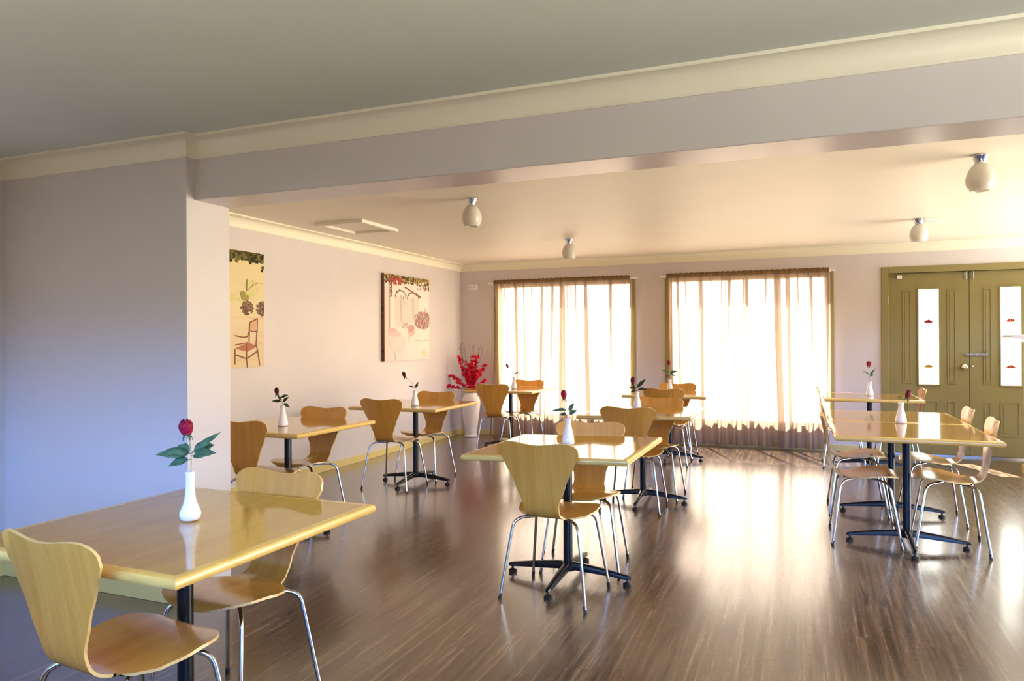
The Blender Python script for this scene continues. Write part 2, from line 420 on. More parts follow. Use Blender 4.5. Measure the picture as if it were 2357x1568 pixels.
def plain_window(k, axis, pos, w, rot):
    a0, a1, z0, z1 = w; P = (lambda a, t, z: (pos+t, a, z)) if axis == 'x' else (lambda a, t, z: (a, pos+t, z))
    m = MB(); fw = .05
    def bar(a, b, c, d):
        lo = P(a, .03, c); hi = P(b, .09, d); m.box(tuple(map(min, lo, hi)), tuple(map(max, lo, hi)))
    bar(a0, a0+fw, z0, z1); bar(a1-fw, a1, z0, z1); bar(a0+fw, a1-fw, z0, z0+fw); bar(a0+fw, a1-fw, z1-fw, z1)
    am = (a0+a1)/2; bar(am-.02, am+.02, z0+fw, z1-fw)
    o = m.build('window_%d' % k, M_olive); struct(o, 'olive framed window', 'window')
    g = MB()
    for b0, b1 in ((a0+fw, am-.02), (am+.02, a1-fw)):
        lo = P(b0, .055, z0+fw); hi = P(b1, .06, z1-fw); g.box(tuple(map(min, lo, hi)), tuple(map(max, lo, hi)))
    g.build('pane', M_glass, o)
    c = P(am, .06, (z0+z1)/2)
    off = {'x': (.15, 0, 0), 'y': (0, -.15, 0)}[axis]
    portal((c[0]+off[0], c[1]+off[1], c[2]), a1-a0, z1-z0, rot)
plain_window(3, 'x', XR, RW2, (R(90), 0, R(90)))
plain_window(4, 'y', YR-.12, SW[0], (R(90), 0, 0))
plain_window(5, 'y', YR-.12, SW[1], (R(90), 0, 0))
# ------------------------------------------------------------------ double door
tr = MB().box((.897, YB-.022, 0), (.972, YB+.06, 2.187)).box((2.612, YB-.022, 0), (2.687, YB+.06, 2.187)).box((.972, YB-.022, 2.112), (2.612, YB+.06, 2.187)).box((.95, YB+.074, 0), (1.0, YB+.10, 2.15)).box((2.584, YB+.074, 0), (2.634, YB+.10, 2.15)).box((1.0, YB+.074, 2.085), (2.584, YB+.10, 2.15))
struct(tr.build('trim_3', M_olive, bevel=.004), 'olive architrave around the double door', 'door frame')
struct(MB().box((.972, YB-.03, 0), (2.612, YB+.14, .018)).build('trim_4', M_steel), 'metal threshold under the double door', 'threshold')
def moulding(m, x0, x1, z0, z1, y, w=.012, d=.008):
    """raised picture-frame moulding round a recessed field"""
    for lo, hi in (((x0, z0), (x1, z0+w)), ((x0, z1-w), (x1, z1)), ((x0, z0+w), (x0+w, z1-w)), ((x1-w, z0+w), (x1, z1-w))):
        m.box((lo[0], y-d, lo[1]), (hi[0], y, hi[1]))
def door(k, x0, x1, pane_x, label, slots, lows):
    root = bpy.data.objects.new('door_%d' % k, None); root.location = (x0, YB, 0); link(root); struct(root, label, 'door')
    yf, th = .03, .042
    w = x1-x0; pz0, pz1 = .82, 1.92; pa, pb = pane_x[0]-x0, pane_x[1]-x0
    lf = MB()
    lf.box((.002, yf, .018), (w-.002, yf+th, pz0)).box((.002, yf, pz1), (w-.002, yf+th, 2.11))
    lf.box((.002, yf, pz0), (pa, yf+th, pz1)).box((pb, yf, pz0), (w-.002, yf+th, pz1))
    lf.build('door_leaf', M_olive, root)
    for a, b in slots:
        m = MB(); moulding(m, a-x0, b-x0, .825, 1.915, yf, .014, .006); m.box((a-x0+.026, yf-.003, .851), (b-x0-.026, yf, 1.889)); m.build('panel_moulding', M_olive, root, bevel=.003)
    for a, b in lows:
        m = MB(); moulding(m, a-x0, b-x0, .245, .63, yf, .016, .006); m.box((a-x0+.034, yf-.004, .279), (b-x0-.034, yf, .596)) if b-a > .09 else None
        m.build('panel_moulding', M_olive, root, bevel=.003)
    m = MB(); moulding(m, pa-.018, pb+.018, pz0-.018, pz1+.018, yf, .018, .010); m.build('glazing_bead', M_olive, root, bevel=.003)
    g = MB().box((pa, yf+.018, pz0), (pb, yf+.024, pz1)).build('glass_pane', M_glass, root)
    cx = (pa+pb)/2
    for j, zc in enumerate((1.55, 1.03)):
        col = [M_dred, M_dyel][j] if k == 1 else M_dorg
        pt = MB()
        for q in range(5):
            a = R(-64+32*q); r = .058 if q == 2 else .054
            tip = (cx+math.sin(a)*r, yf+.016, zc-.022+math.cos(a)*r*.75)
            l = (cx+math.sin(a-.40)*r*.72, yf+.016, zc-.022+math.cos(a-.40)*r*.62); rr = (cx+math.sin(a+.40)*r*.72, yf+.016, zc-.022+math.cos(a+.40)*r*.62)
            base = (cx, yf+.016, zc-.022)
            pt.add([base, l, tip, rr, (base[0], yf+.018, base[2]), (l[0], yf+.018, l[2]), (tip[0], yf+.018, tip[2]), (rr[0], yf+.018, rr[2])],
                   [(0,1,2,3), (7,6,5,4), (0,4,5,1), (1,5,6,2), (2,6,7,3), (3,7,4,0)])
        pt.build('glass_flower', col, g)
        if k == 2 or j == 0:
            sp = MB(); zz = zc+.085
            for q in range(9):
                a = 2*PI*q/9+.2; L = .062 if q % 2 else .044
                sp.tube([(cx+.008*math.cos(a), yf+.0165, zz+.008*math.sin(a)), (cx+L*math.cos(a), yf+.0165, zz+L*math.sin(a)*.9)], [.0045, .0016], 5)
            sp.build('etched_spray', M_etch, g)
    if k == 2:
        MB().tube([(cx, yf+.0165, pz0+.07), (cx, yf+.0165, pz1-.02)], .0024, 5).build('etched_line', M_etch, g)
    return root
M_dred = mat('crimson_glass_paint', (.55, .01, .05, 1), .4); M_dorg = mat('orange_glass_paint', (.8, .10, .02, 1), .4); M_dyel = mat('yellow_glass_paint', (.85, .55, .1, 1), .4)
M_etch = mat('etched_grey', (.42, .46, .46, 1), .5)
d1 = door(1, .974, 1.792, (1.287, 1.49), 'left leaf of the olive double door, with the brass knob', [(1.118, 1.212), (1.572, 1.662)], [(1.118, 1.18), (1.30, 1.48), (1.575, 1.66)])
d2 = door(2, 1.794, 2.612, (2.096, 2.287), 'right leaf of the olive double door, with grey lines down its glass', [(1.925, 2.010), (2.375, 2.46)], [(1.93, 2.00), (2.085, 2.275), (2.38, 2.46)])
# hardware
MB().box((-.016, .0725, .018), (.022, .082, 2.10)).build('astragal', M_olive, d2)
M_brass = mat('pale_brass', (.85, .74, .5, 1), .2, metal=1)
kb = MB().lathe([(.028, 0), (.028, .006), (.012, .010), (.011, .032), (.026, .038), (.035, .050), (.033, .064), (.018, .073)], 20)
kb.build('door_knob', M_brass, d1, True, (1.735-.974, .03, 1.027), (R(90), 0, 0))
MB().lathe([(.013, 0), (.013, .012), (.009, .014)], 14).build('key_cylinder', M_brass, d2, True, (1.822-1.794, .03, 1.030), (R(90), 0, 0))
for dd, x0, xb in ((d1, .974, 1.757), (d2, 1.794, 1.829)):
    bo = MB().box((xb-x0-.014, .023, 2.02), (xb-x0+.014, .03, 2.10)).tube([(xb-x0, .016, 2.025), (xb-x0, .016, 2.118)], .006, 8)
    bo.build('surface_bolt', M_steel, dd)
sb = MB().box((1.752-1.794, .016, 1.150), (1.965-1.794, .022, 1.176)).tube([(1.757-1.794, .010, 1.163), (1.955-1.794, .010, 1.163)], .008, 10)
for xx in (1.80, 1.86, 1.92): sb.box((xx-1.794-.008, -.001, 1.148), (xx-1.794+.008, .022, 1.178))
sb.box((1.948-1.794, .004, 1.150), (1.964-1.794, .018, 1.205))
sb.build('slide_bolt', M_steel, d2)
MB().box((1.062-.974, .006, 2.045), (1.115-.974, .03, 2.09)).build('door_sensor', M_plastic, d1, bevel=.004)
for z in (.3, 1.0, 1.75):
    MB().tube([(.001, .022, z), (.001, .022, z+.1)], .007, 8).build('hinge', M_steel, d1)
portal((1.79, YB+.25, 1.37), 1.7, 1.2, (R(-90), 0, 0))

# ------------------------------------------------------------------ curtains and rods
def curtain(x0, x1, seed, label, group, bunches):
    rg = random.Random(seed)
    root = thing('sheer_curtain', label, 'curtain', ((x0+x1)/2, YB-.075, 0), 0, group)
    ox = (x0+x1)/2; zt, zb = 2.150, .022
    n = int((x1-x0)/.004); nz = 26
    waves = [(rg.uniform(5, 9), rg.uniform(0, 6.3), .010), (rg.uniform(11, 15), rg.uniform(0, 6.3), .010), (rg.uniform(22, 30), rg.uniform(0, 6.3), .009), (rg.uniform(44, 60), rg.uniform(0, 6.3), .0035)]
    bunch = [(bx, bw, bs, 0) for bx, bw, bs in bunches]
    bunch += [(rg.uniform(x0+.05, x1-.05), rg.uniform(.009, .014), rg.uniform(.6, 1), 1) for _ in range(24)]     # small pleats that open out lower down
    V = []; F = []
    for k in range(nz+1):
        t = k/nz; z = zt + (zb-zt)*t
        for i in range(n+1):
            x = x0 + (x1-x0)*i/n
            y = 0
            for q, (fr, ph, am) in enumerate(waves):
                g = (1-.45*t) if q >= 2 else (.7+.5*t)
                y += am*g*math.sin(fr*x*2*PI/1.0 + ph + .5*math.sin(2*t+q))
            xx = x
            for bx, bw, bs, up_ in bunch:   # gathered bunches where the cloth doubles back on itself
                d = (x-bx-.03*math.sin(1.5*t+bx*5)); kk = 2.1/bw; e = math.exp(-(d/bw/1.8)**2)
                if up_: e *= max(0, 1-1.7*t)
                if e < .004: continue
                y += .024*bs*e*math.sin(d*kk); xx += e*bs*(2.7/kk*math.cos(d*kk) - d*.30)
            edge = min(1, min(i, n-i)/14.0)
            V.append((xx-ox, max(-.055, min(.035, y*(.35+.65*edge)*(.55+.45*min(1, t*6)))), z + (.006*math.sin(x*23+seed) if k == nz else 0)))
    w = n+1
    for k in range(nz):
        for i in range(n): F.append((k*w+i, k*w+i+1, (k+1)*w+i+1, (k+1)*w+i))
    mesh_obj('cloth', V, F, M_sheer, root, True)
    # gathered rod pocket
    V = []; F = []; n2 = int((x1-x0)/.005); rows = [(2.150, .010), (2.162, .016), (2.175, .017), (2.186, .015), (2.194, .006), (2.200, .004), (2.206, .008)]
    for s in (-1, 1):
        for z, d in rows:
            for i in range(n2+1):
                x = x0+(x1-x0)*i/n2
                rip = .004*math.sin(x*330+s)+.003*math.sin(x*211+2*s)
                V.append((x-ox, s*d+rip, z+(.0045*math.sin(x*260)+.003*math.sin(x*97) if z > 2.195 else 0)))
    w = n2+1; nr = len(rows)
    for s in range(2):
        for r_ in range(nr-1):
            for i in range(n2): a = (s*nr+r_)*w+i; F.append((a, a+1, a+w+1, a+w))
    mesh_obj('gathered_heading', V, F, M_head, root, True)
    hm = MB()
    return root
curtain(-4.035, -2.075, 3, 'tan sheer curtain on the left window, beside the corner with the red flowers', None,
        [(-4.0, .04, 1), (-3.73, .028, 1), (-3.62, .022, .9), (-3.36, .03, 1), (-3.28, .02, .9), (-3.18, .018, .8), (-3.05, .045, 1), (-2.88, .016, .8), (-2.70, .05, 1), (-2.38, .02, .8), (-2.11, .03, .9)])
curtain(-1.60, .335, 8, 'tan sheer curtain on the right window, nearer the double door', None,
        [(-1.56, .05, 1), (-1.45, .028, 1), (-1.36, .018, .8), (-1.21, .04, 1), (-.95, .016, .7), (-.67, .022, .9), (-.25, .05, 1), (-.15, .04, 1), (-.03, .022, .8), (.10, .018, .7), (.25, .035, 1), (.31, .03, 1)])
def rod(x0, x1, label):
    root = thing('curtain_rod', label, 'curtain rod', ((x0+x1)/2, YB-.075, 2.170), 0, None)
    ox = (x0+x1)/2
    MB().tube([(x0-ox, 0, 0), (x1-ox, 0, 0)], .0085, 12).build('rod', M_plastic, root, auto=40)
    for x in (x0+.045, x1-.045):
        b = MB().box((x-ox-.012, -.004, -.014), (x-ox+.012, .0745, .010)).box((x-ox-.016, .067, -.03), (x-ox+.016, .0745, .03)); b.build('bracket', M_plastic, root, bevel=.002)
    for x, s in ((x0, -1), (x1, 1)):
        MB().lathe([(.0085, 0), (.012, .004), (.012, .014), (.006, .018)], 12).build('end_cap', M_plastic, root, True, (x-ox, 0, 0), (0, R(90)*s, 0))
rod(-4.10, -1.99, 'white curtain rod over the left window')
rod(-1.66, .385, 'white curtain rod over the right window')

# ------------------------------------------------------------------ tables
TS, TH = .45, .75
def make_table():
    root = thing('cafe_table', '', 'table', group='square cafe tables')
    # top : flat varnished panel inside a bullnosed timber edge
    e = .028; th = .032
    MB().box((-TS+e, -TS+e, TH-th), (TS-e, TS-e, TH)).build('tabletop', M_top, root)
    m = MB(); prof = [(-e, 0), (-.012, 0), (-.005, -.003), (-.001, -.009), (0, -.016), (-.001, -.023), (-.005, -.029), (-.012, -th), (-e, -th)]
    V = []; n = len(prof)
    for cxs, cys in ((1, 1), (-1, 1), (-1, -1), (1, -1)):
        for d, z in prof: V.append((cxs*(TS+d), cys*(TS+d), TH+z))
    F = []
    for k in range(4):
        for j in range(n): F.append((k*n+j, ((k+1) % 4)*n+j, ((k+1) % 4)*n+(j+1) % n, k*n+(j+1) % n))
    m.add(V, F); o = m.build('edge_band', M_tedge, root, auto=32)
    bm = bmesh.new(); bm.from_mesh(o.data); bmesh.ops.recalc_face_normals(bm, faces=bm.faces); bm.to_mesh(o.data); bm.free()
    p = MB().lathe([(.0255, .075), (.0255, .690)], 28); p.build('column', M_black, root, auto=40)
    pl = MB().box((-.045, -.045, .690), (.045, .045, .700))
    for a in range(4):
        c, s = math.cos(a*PI/2), math.sin(a*PI/2)
        pl.add([(x*c-y*s, x*s+y*c, z) for x, y, z in [(.03, -.016, .694), (.33, -.012, .708), (.33, .012, .708), (.03, .016, .694), (.03, -.016, .7175), (.33, -.012, .7175), (.33, .012, .7175), (.03, .016, .7175)]],
               [(0,3,2,1), (4,5,6,7), (0,1,5,4), (1,2,6,5), (2,3,7,6), (3,0,4,7)])
    pl.build('support_spider', M_black, root)
    MB().lathe([(.040, .052), (.042, .060), (.040, .092), (.032, .100)], 24).build('hub', M_black, root, auto=40)
    for a in range(4):
        c, s = math.cos(a*PI/2), math.sin(a*PI/2)
        V = []; F = []
        secs = [(.0, .019, .058, .100), (.06, .019, .057, .098), (.16, .017, .050, .086), (.26, .015, .043, .071), (.325, .014, .038, .060), (.350, .012, .036, .056), (.360, .007, .038, .050)]
        for x, hw, z0, z1 in secs:
            b = min(.006, hw*.5)
            for y, z in ((-hw, z0), (hw, z0), (hw, z1-b), (hw-b, z1), (-hw+b, z1), (-hw, z1-b)): V.append((x*c-y*s, x*s+y*c, z))
        for k in range(len(secs)-1):
            for j in range(6): F.append((k*6+j, k*6+(j+1) % 6, (k+1)*6+(j+1) % 6, (k+1)*6+j))
        F.append(tuple(range(6))[::-1]); F.append(tuple(6*(len(secs)-1)+j for j in range(6)))
        am = MB().add(V, F).build('base_arm', M_black, root, auto=50)
        fx = .338
        ft = MB().lathe([(.022, 0), (.024, .004), (.024, .014), (.014, .020), (.007, .022), (.007, .040)], 18, c=(fx*c, fx*s, 0)); ft.build('foot_pad', M_rubber, am, auto=40)
    return root
TABLES = {
 'A': (-1.90, 1.82, -.8, 'foreground table at left with the crimson rose in front of the blue lit wall'),
 'B': (-1.22, 3.895, -.5, 'sunlit table in the middle of the room, its rose rising before the left curtain'),
 'C': (-3.445, 4.244, -.8, 'wooden table half hidden by the wall stub, below the narrow canvas'),
 'D': (-3.405, 6.04, 0, 'wooden table along the left wall below the terrace canvas'),
 'E': (-3.364, 8.375, 0, 'small looking far table beside the white floor vase in the corner'),
 'F': (-1.22, 6.0, .8, 'second table of the middle row, behind the sunlit one'),
 'G': (-1.36, 8.2, 0, 'farthest table of the middle row, between the two curtains'),
 'H': (.645, 5.315, .4, 'nearer of the two joined tables on the right'),
 'K': (.650, 6.217, .2, 'farther of the two joined tables on the right'),
 'I': (.675, 8.36, .3, 'single table close to the olive double door'),
}
proto = make_table()
for n, (k, (x, y, a, lab)) in enumerate(TABLES.items()):
    r = place(proto, n > 0, (x, y, 0), R(a), lab)
    tilt = {'B': (0, R(1.3)), 'F': (0, R(1.0))}.get(k)
    if tilt:      # these two tops sit a little crooked on their columns
        for ch in r.children:
            if ch.name.split('.')[0] in ('tabletop', 'edge_band'):
                ch.rotation_euler = (tilt[0], -tilt[1], 0); ch.location = (math.sin(tilt[1])*TH, 0, TH*(1-math.cos(tilt[1]))+.004)

# ------------------------------------------------------------------ chairs
PROF = cr_spline([(0, .200, .428), (0, .188, .441), (0, .150, .449), (0, .080, .449), (0, 0, .442), (0, -.075, .434), (0, -.130, .433), (0, -.170, .447), (0, -.195, .478), (0, -.210, .530), (0, -.226, .620), (0, -.246, .720), (0, -.272, .832)], 10)
PL = [0.0]
for a, b in zip(PROF, PROF[1:]): PL.append(PL[-1] + (b-a).length)
SL = PL[-1]
def prof_at(s):
    s = max(0, min(SL, s))
    for k in range(len(PL)-1):
        if s <= PL[k+1]:
            t = (s-PL[k])/max(1e-9, PL[k+1]-PL[k]); return PROF[k].lerp(PROF[k+1], t)
    return PROF[-1]
def arc_of_y(yv):      # arc length where the seat part reaches y
    for k, p in enumerate(PROF):
        if p.y <= yv: return PL[k]
    return SL
S_B = arc_of_y(-.128)        # lowest point of the bend
WPTS = [(0, .196), (.05, .206), (.11, .217), (.19, .219), (.26, .196), (.31, .150), (S_B-.005, .108), (S_B+.06, .094), (S_B+.12, .098), (S_B+.22, .138), (S_B+.32, .186), (SL-.055, .221), (SL-.02, .223), (SL, .218)]
def width(s):
    for (a, wa), (b, wb) in zip(WPTS, WPTS[1:]):
        if s <= b:
            t = (s-a)/(b-a); return wa + (wb-wa)*(t*t*(3-2*t)*.35 + t*.65)
    return WPTS[-1][1]
def shell_grid(nu, nv):
    P = np.zeros((nv+1, nu+1, 3)); UV = np.zeros((nv+1, nu+1, 2))
    for i in range(nu+1):
        u = -1+2*i/nu; u = math.copysign(1-(1-abs(u))**1.35, u); au = abs(u)
        u0 = .66; dip = .006*(1+math.cos(PI*min(1, au/u0)))
        cornr = .066*(1-(max(0, 1-((au-u0)/(1-u0))**2.2))**(1/2.2)) if au > u0 else 0
        s1 = SL - dip - cornr
        s0 = .120*(1-(max(0, 1-au**2.3))**(1/2.3))
        for j in range(nv+1):
            v = j/nv; s = s0+(s1-s0)*v
            w = width(s); p = prof_at(s); x = u*w
            q0, q1 = prof_at(s-.006), prof_at(s+.006); tn = (q1-q0).normalized(); nr = Vector((0, tn.z, -tn.y))
            if nr.z < 0 and s < S_B: nr = -nr
            if s >= S_B and nr.y < 0: nr = -nr
            hb = max(0, min(1, (s-S_B)/.25)); hs = max(0, min(1, (S_B-s)/.2))
            curl = (.022*hb + .010*hs)*(x/.215)**2
            pp = p + nr*curl
            P[j, i] = (x, pp.y, pp.z); UV[j, i] = (x, s)
    return P, UV
def shell_mesh():
    nu, nv = 28, 64
    P, UV = shell_grid(nu, nv)
    dv = np.gradient(P, axis=0); du = np.gradient(P, axis=1); N = np.cross(du, dv); N /= np.linalg.norm(N, axis=2, keepdims=True)+1e-12
    FLIP = N[2, nu//2, 2] > 0
    if not FLIP: N = -N       # towards the sitter
    # which row crosses the bend
    row = min(range(nv+1), key=lambda j: abs(UV[j, nu//2, 1]-(S_B+.012)))
    th = .0045
    A, B = P+N*th, P-N*th
    res = []
    for j0, j1 in ((0, row), (row, nv)):
        V = []; F = []; MI = []; uv = []; NR = []
        rows = range(j0, j1+1); w = nu+1; cnt = len(rows)*w
        for side, sg in ((A, 1), (B, -1)):
            for j in rows:
                for i in range(w): V.append(side[j, i]); uv.append((UV[j, i, 0]+(0 if sg > 0 else 3), UV[j, i, 1])); NR.append(N[j, i]*sg)
        for r_ in range(len(rows)-1):
            for i in range(nu):
                a = r_*w+i; q = (a, a+1, a+w+1, a+w) if FLIP else (a, a+w, a+w+1, a+1)
                F.append(q); MI.append(0); F.append(tuple(x+cnt for x in q[::-1])); MI.append(0)
        # rim, with its own vertices so that it shades crisply
        loop = [(r_, 0) for r_ in range(len(rows))] , [(r_, nu) for r_ in range(len(rows))]
        edges = []
        for L in loop: edges += list(zip(L, L[1:]))
        endrow = 0 if j0 == 0 else len(rows)-1
        edges += [((endrow, i), (endrow, i+1)) for i in range(nu)]
        for (r0, i0), (r1, i1) in edges:
            q = len(V)
            a, b = A[j0+r0, i0], A[j0+r1, i1]; c, d = B[j0+r1, i1], B[j0+r0, i0]
            V += [a, b, c, d]; uv += [(0, 0)]*4
            nrm = np.cross(b-a, d-a); ctr = (a+b)/2 - P[j0+r0, nu//2]
            nrm = nrm/(np.linalg.norm(nrm)+1e-12)
            if nrm @ ctr < 0 : nrm = -nrm
            NR += [nrm]*4; fn = np.cross(b-a, c-a); F.append((q, q+1, q+2, q+3) if fn @ nrm > 0 else (q+3, q+2, q+1, q)); MI.append(1)
        res.append((V, F, MI, uv, NR))
    return res
CH_S, CH_B = shell_mesh()
def make_chair():
    root = thing('cafe_chair', '', 'chair', group='plywood cafe chairs')
    for nm, (V, F, MI, uv, NR) in (('seat', CH_S), ('backrest', CH_B)):
        o = mesh_obj(nm, V, F, [M_shell, M_plyedge], root, True, MI, uvs=uv)
        try: o.data.normals_split_custom_set_from_vertices([tuple(map(float, x)) for x in NR])
        except Exception as ex: print('normals', ex)
    mp = MB().lathe([(.075, .4265), (.075, .431), (.06, .4335)], 24, c=(0, 0, 0)); mp.build('mounting_plate', M_rubber, root, auto=40)
    for sx, sy in ((-1, -1), (1, -1), (-1, 1), (1, 1)):
        fy = -.205 if sy < 0 else .200; fx = .236*sx if sy < 0 else .226*sx
        tx, ty = (.178*sx, -.150) if sy < 0 else (.172*sx, .135)
        zt = .4165
        pts = [(fx, fy, .012), (tx+(fx-tx)*.12, ty+(fy-ty)*.12, .365)]
        top = Vector((tx, ty, .40))
        pts = [Vector(pts[0]), Vector(pts[0]).lerp(Vector(pts[1]), .5), Vector(pts[1])]
        for t in (.2, .4, .6, .8, 1.0):     # bend under the seat
            a = pts[2]; b = Vector((tx, ty, .414)); c = Vector((tx*.72, ty*.70, zt))
            pts.append(a*(1-t)**2 + b*2*t*(1-t) + c*t*t)
        pts.append(Vector((tx*.25, ty*.25, zt+.0015)))
        lg = MB().tube(pts, .0080, 12).build('leg', M_chrome, root, auto=50)
        MB().tube([(fx, fy, 0), (fx+(tx-fx)*.06, fy+(ty-fy)*.06, .028)], .0094, 12).build('foot_cap', M_rubber, lg, auto=50)
    return root
CHAIRS = [
 (-1.842, 1.570, -6, 'nearest chair, cut off by the left edge, back towards the viewer'),
 (-1.935, 2.075, 178, 'chair across the foreground table with its pale top edge showing above the tabletop'),
 (-1.211, 3.660, -4, 'pale plywood chair seen from behind at the sunlit middle table'),
 (-1.200, 4.165, 187, 'chair on the far side of the sunlit middle table, part of its back washed white'),
 (-3.430, 3.995, 0, 'dark looking chair half hidden behind the wall stub at left'),
 (-3.480, 4.475, 180, 'chair facing the viewer at the table below the narrow canvas'),
 (-3.490, 5.810, 0, 'chair seen from behind at the table below the terrace canvas'),
 (-3.450, 6.305, 180, 'chair facing the viewer at the table below the terrace canvas, near the floor vase'),
 (-3.410, 8.140, 0, 'chair seen from behind right beside the white floor vase'),
 (-3.305, 8.615, 180, 'orange looking chair against the left curtain, across the far corner table'),
 (-1.235, 5.735, 0, 'chair seen from behind just past the sunlit middle table'),
 (-1.175, 6.250, 180, 'chair facing the viewer at the second table of the middle row'),
 (-1.345, 7.965, 0, 'chair seen from behind at the farthest table of the middle row'),
 (-1.350, 8.455, 180, 'orange looking chair nearest the wall between the two curtains'),
 (.400, 5.385, -90, 'chair on the left side of the nearer joined table'),
 (.892, 5.405, 86, 'chair on the right side of the nearer joined table, pale back facing left'),
 (.415, 6.250, -90, 'chair on the left side of the farther joined table'),
 (.905, 6.175, 88, 'chair on the right side of the farther joined table'),
 (.430, 8.400, -90, 'chair at the left side of the table by the double door'),
 (.925, 8.430, 90, 'orange looking chair at the right side of the table by the double door'),
]
proto = make_chair()
for n, (x, y, a, lab) in enumerate(CHAIRS): place(proto, n > 0, (x, y, 0), R(a), lab)
# ------------------------------------------------------------------ bud vases and roses
def bud_vase(kind, loc, label):
    root = thing('bud_vase', label, 'vase', loc, 0, 'white bud vases on the tables')
    if kind == 'slender':
        pr_ = cr_spline([(.021, 0, 0), (.030, 0, .005), (.0345, 0, .018), (.033, 0, .030), (.0255, 0, .048), (.0185, 0, .070), (.0148, 0, .105), (.0140, 0, .140), (.0155, 0, .163)], 5)
        inn = [(.0132, .163), (.0118, .140), (.0125, .105), (.006, .06)]
    else:
        pr_ = cr_spline([(.030, 0, 0), (.035, 0, .004), (.0365, 0, .014), (.034, 0, .034), (.028, 0, .062), (.021, 0, .090), (.0165, 0, .112), (.0165, 0, .128), (.0205, 0, .146)], 5)
        inn = [(.0180, .146), (.0140, .126), (.0138, .112), (.006, .06)]
    pf = [(p.x, p.z) for p in pr_]
    MB().lathe(pf + inn, 32).build('body', M_china, root, True)
    return root
def leaf_mesh(m, base, direction, L, w, droop, i=0, face=(0, 0, 1)):
    d = Vector(direction).normalized(); side = d.cross(Vector(face));
    side = side.normalized() if side.length > .01 else Vector((1, 0, 0))
    upv = side.cross(d).normalized(); n = 8; V = []; F = []
    for k in range(n+1):
        t = k/n; wv = w*math.sin(PI*min(1, t*.98+.02)**.8)*(1-.25*t)*.5 + .0006
        c = Vector(base) + d*L*t - upv*droop*t*t*L
        for s in (-1, -.5, 0, .5, 1):
            zz = abs(s)*wv*.38 + .0012*math.sin(t*20+s*2)
            V.append(c + side*s*wv + upv*zz)
    for k in range(n):
        for j in range(4): a = k*5+j; F.append((a, a+1, a+6, a+5))
    off = len(V); V2 = [v - upv*.0008 for v in V]; F2 = [tuple(off+q for q in f[::-1]) for f in F]
    per = [k*5 for k in range(n+1)] + [n*5+1, n*5+2, n*5+3] + [k*5+4 for k in range(n, -1, -1)] + [3, 2, 1]
    F3 = [(per[q], per[(q+1) % len(per)], off+per[(q+1) % len(per)], off+per[q]) for q in range(len(per))]
    m.add(V+V2, F+F2+F3, i)
def petal(m, c, axis, a0, span, r0, r1, h, z0, flare):
    """curved petal wrapped round the bud axis"""
    ax = Vector(axis).normalized(); e1 = ax.orthogonal().normalized(); e2 = ax.cross(e1)
    V = []; nu, nv = 8, 7
    for sft in (0, .0011):
        for j in range(nv+1):
            t = j/nv; r = (r0*(1-t)+r1*t)*(1 if t < .65 else 1-flare*(t-.65)) * math.sin(PI*(.16+.52*t))**.55
            for i in range(nu+1):
                u = -1+2*i/nu; wv = math.sqrt(max(0, 1-(u*u)*(.10+.9*max(0, (t-.72)/.28)**2)))
                a = a0 + u*span*.5*(.55+.45*math.sin(PI*(.15+.75*t)))
                zz = z0 + h*t*wv
                V.append(Vector(c) + (e1*math.cos(a)+e2*math.sin(a))*(r-sft) + ax*zz)
    w = nu+1; cnt = (nv+1)*w; F = []
    for j in range(nv):
        for i in range(nu):
            a = j*w+i; F.append((a, a+1, a+w+1, a+w)); b = a+cnt; F.append((b, b+w, b+w+1, b+1))
    per = [i for i in range(w)] + [j*w+nu for j in range(1, nv+1)] + [nv*w+i for i in range(nu-1, -1, -1)] + [j*w for j in range(nv-1, 0, -1)]
    for q in range(len(per)): F.append((per[q], per[(q+1) % len(per)], per[(q+1) % len(per)]+cnt, per[q]+cnt))
    m.add(V, F)
def rose(loc, neck, stem_pts, bloom_r, bloom_h, tilt, leaves, label, dark=False, sepals=True):
    """stem_pts relative to the table point; leaves: (t on stem, direction, length, width, droop)"""
    root = thing('artificial_rose', label, 'flower', loc, 0, 'single roses in the bud vases')
    sp = cr_spline(stem_pts, 8)
    MB().tube(sp, .0016, 8).build('stem', M_stem, root, True)
    top = sp[-1]; ax = Vector(tilt).normalized()
    m = MB()
    c = top - ax*.003
    for ring, (cnt, rr, hh, z0, span) in enumerate(((3, .35, .98, .08, 2.6), (4, .62, 1.0, .03, 2.0), (5, .95, .94, 0, 1.75))):
        for q in range(cnt): petal(m, c, ax, 2*PI*q/cnt + ring*.6, span, bloom_r*rr*.9, bloom_r*rr, bloom_h*hh, bloom_h*z0, .9)
    m.build('bloom', M_rosed if dark else M_rose, root, True)
    if sepals:
        m = MB(); e1 = ax.orthogonal().normalized(); e2 = ax.cross(e1)
        m.tube([top-ax*.010, top-ax*.002, top+ax*.006], [.002, .0055, .0065], 8)
        for q in range(5):
            a = 2*PI*q/5+.3; d = (e1*math.cos(a)+e2*math.sin(a))
            leaf_mesh(m, top+d*.004, d - ax*(.5 if q % 2 else 1.3), bloom_h*.55, .008, .3)
        m.build('calyx', M_leafd if dark else M_leaf, root, True)
    for t, d, L, w, dr in leaves:
        k = min(len(sp)-1, int(t*(len(sp)-1))); b = sp[k]
        m = MB(); d = Vector(d).normalized()
        m.tube([b, b+d*.014], [.0012, .0009], 6); leaf_mesh(m, b+d*.010, d, L, w, dr, 0, D(.25-.5*(k % 2), -.9, .75))
        m.build('leaf', M_leafd if dark else M_leaf, root, True)
    return root
cxv = Vector((cr.x, cr.y, 0)).normalized()       # unit vector along the picture's horizontal, for turning the cut flowers
cfv = Vector((cf.x, cf.y, 0)).normalized()
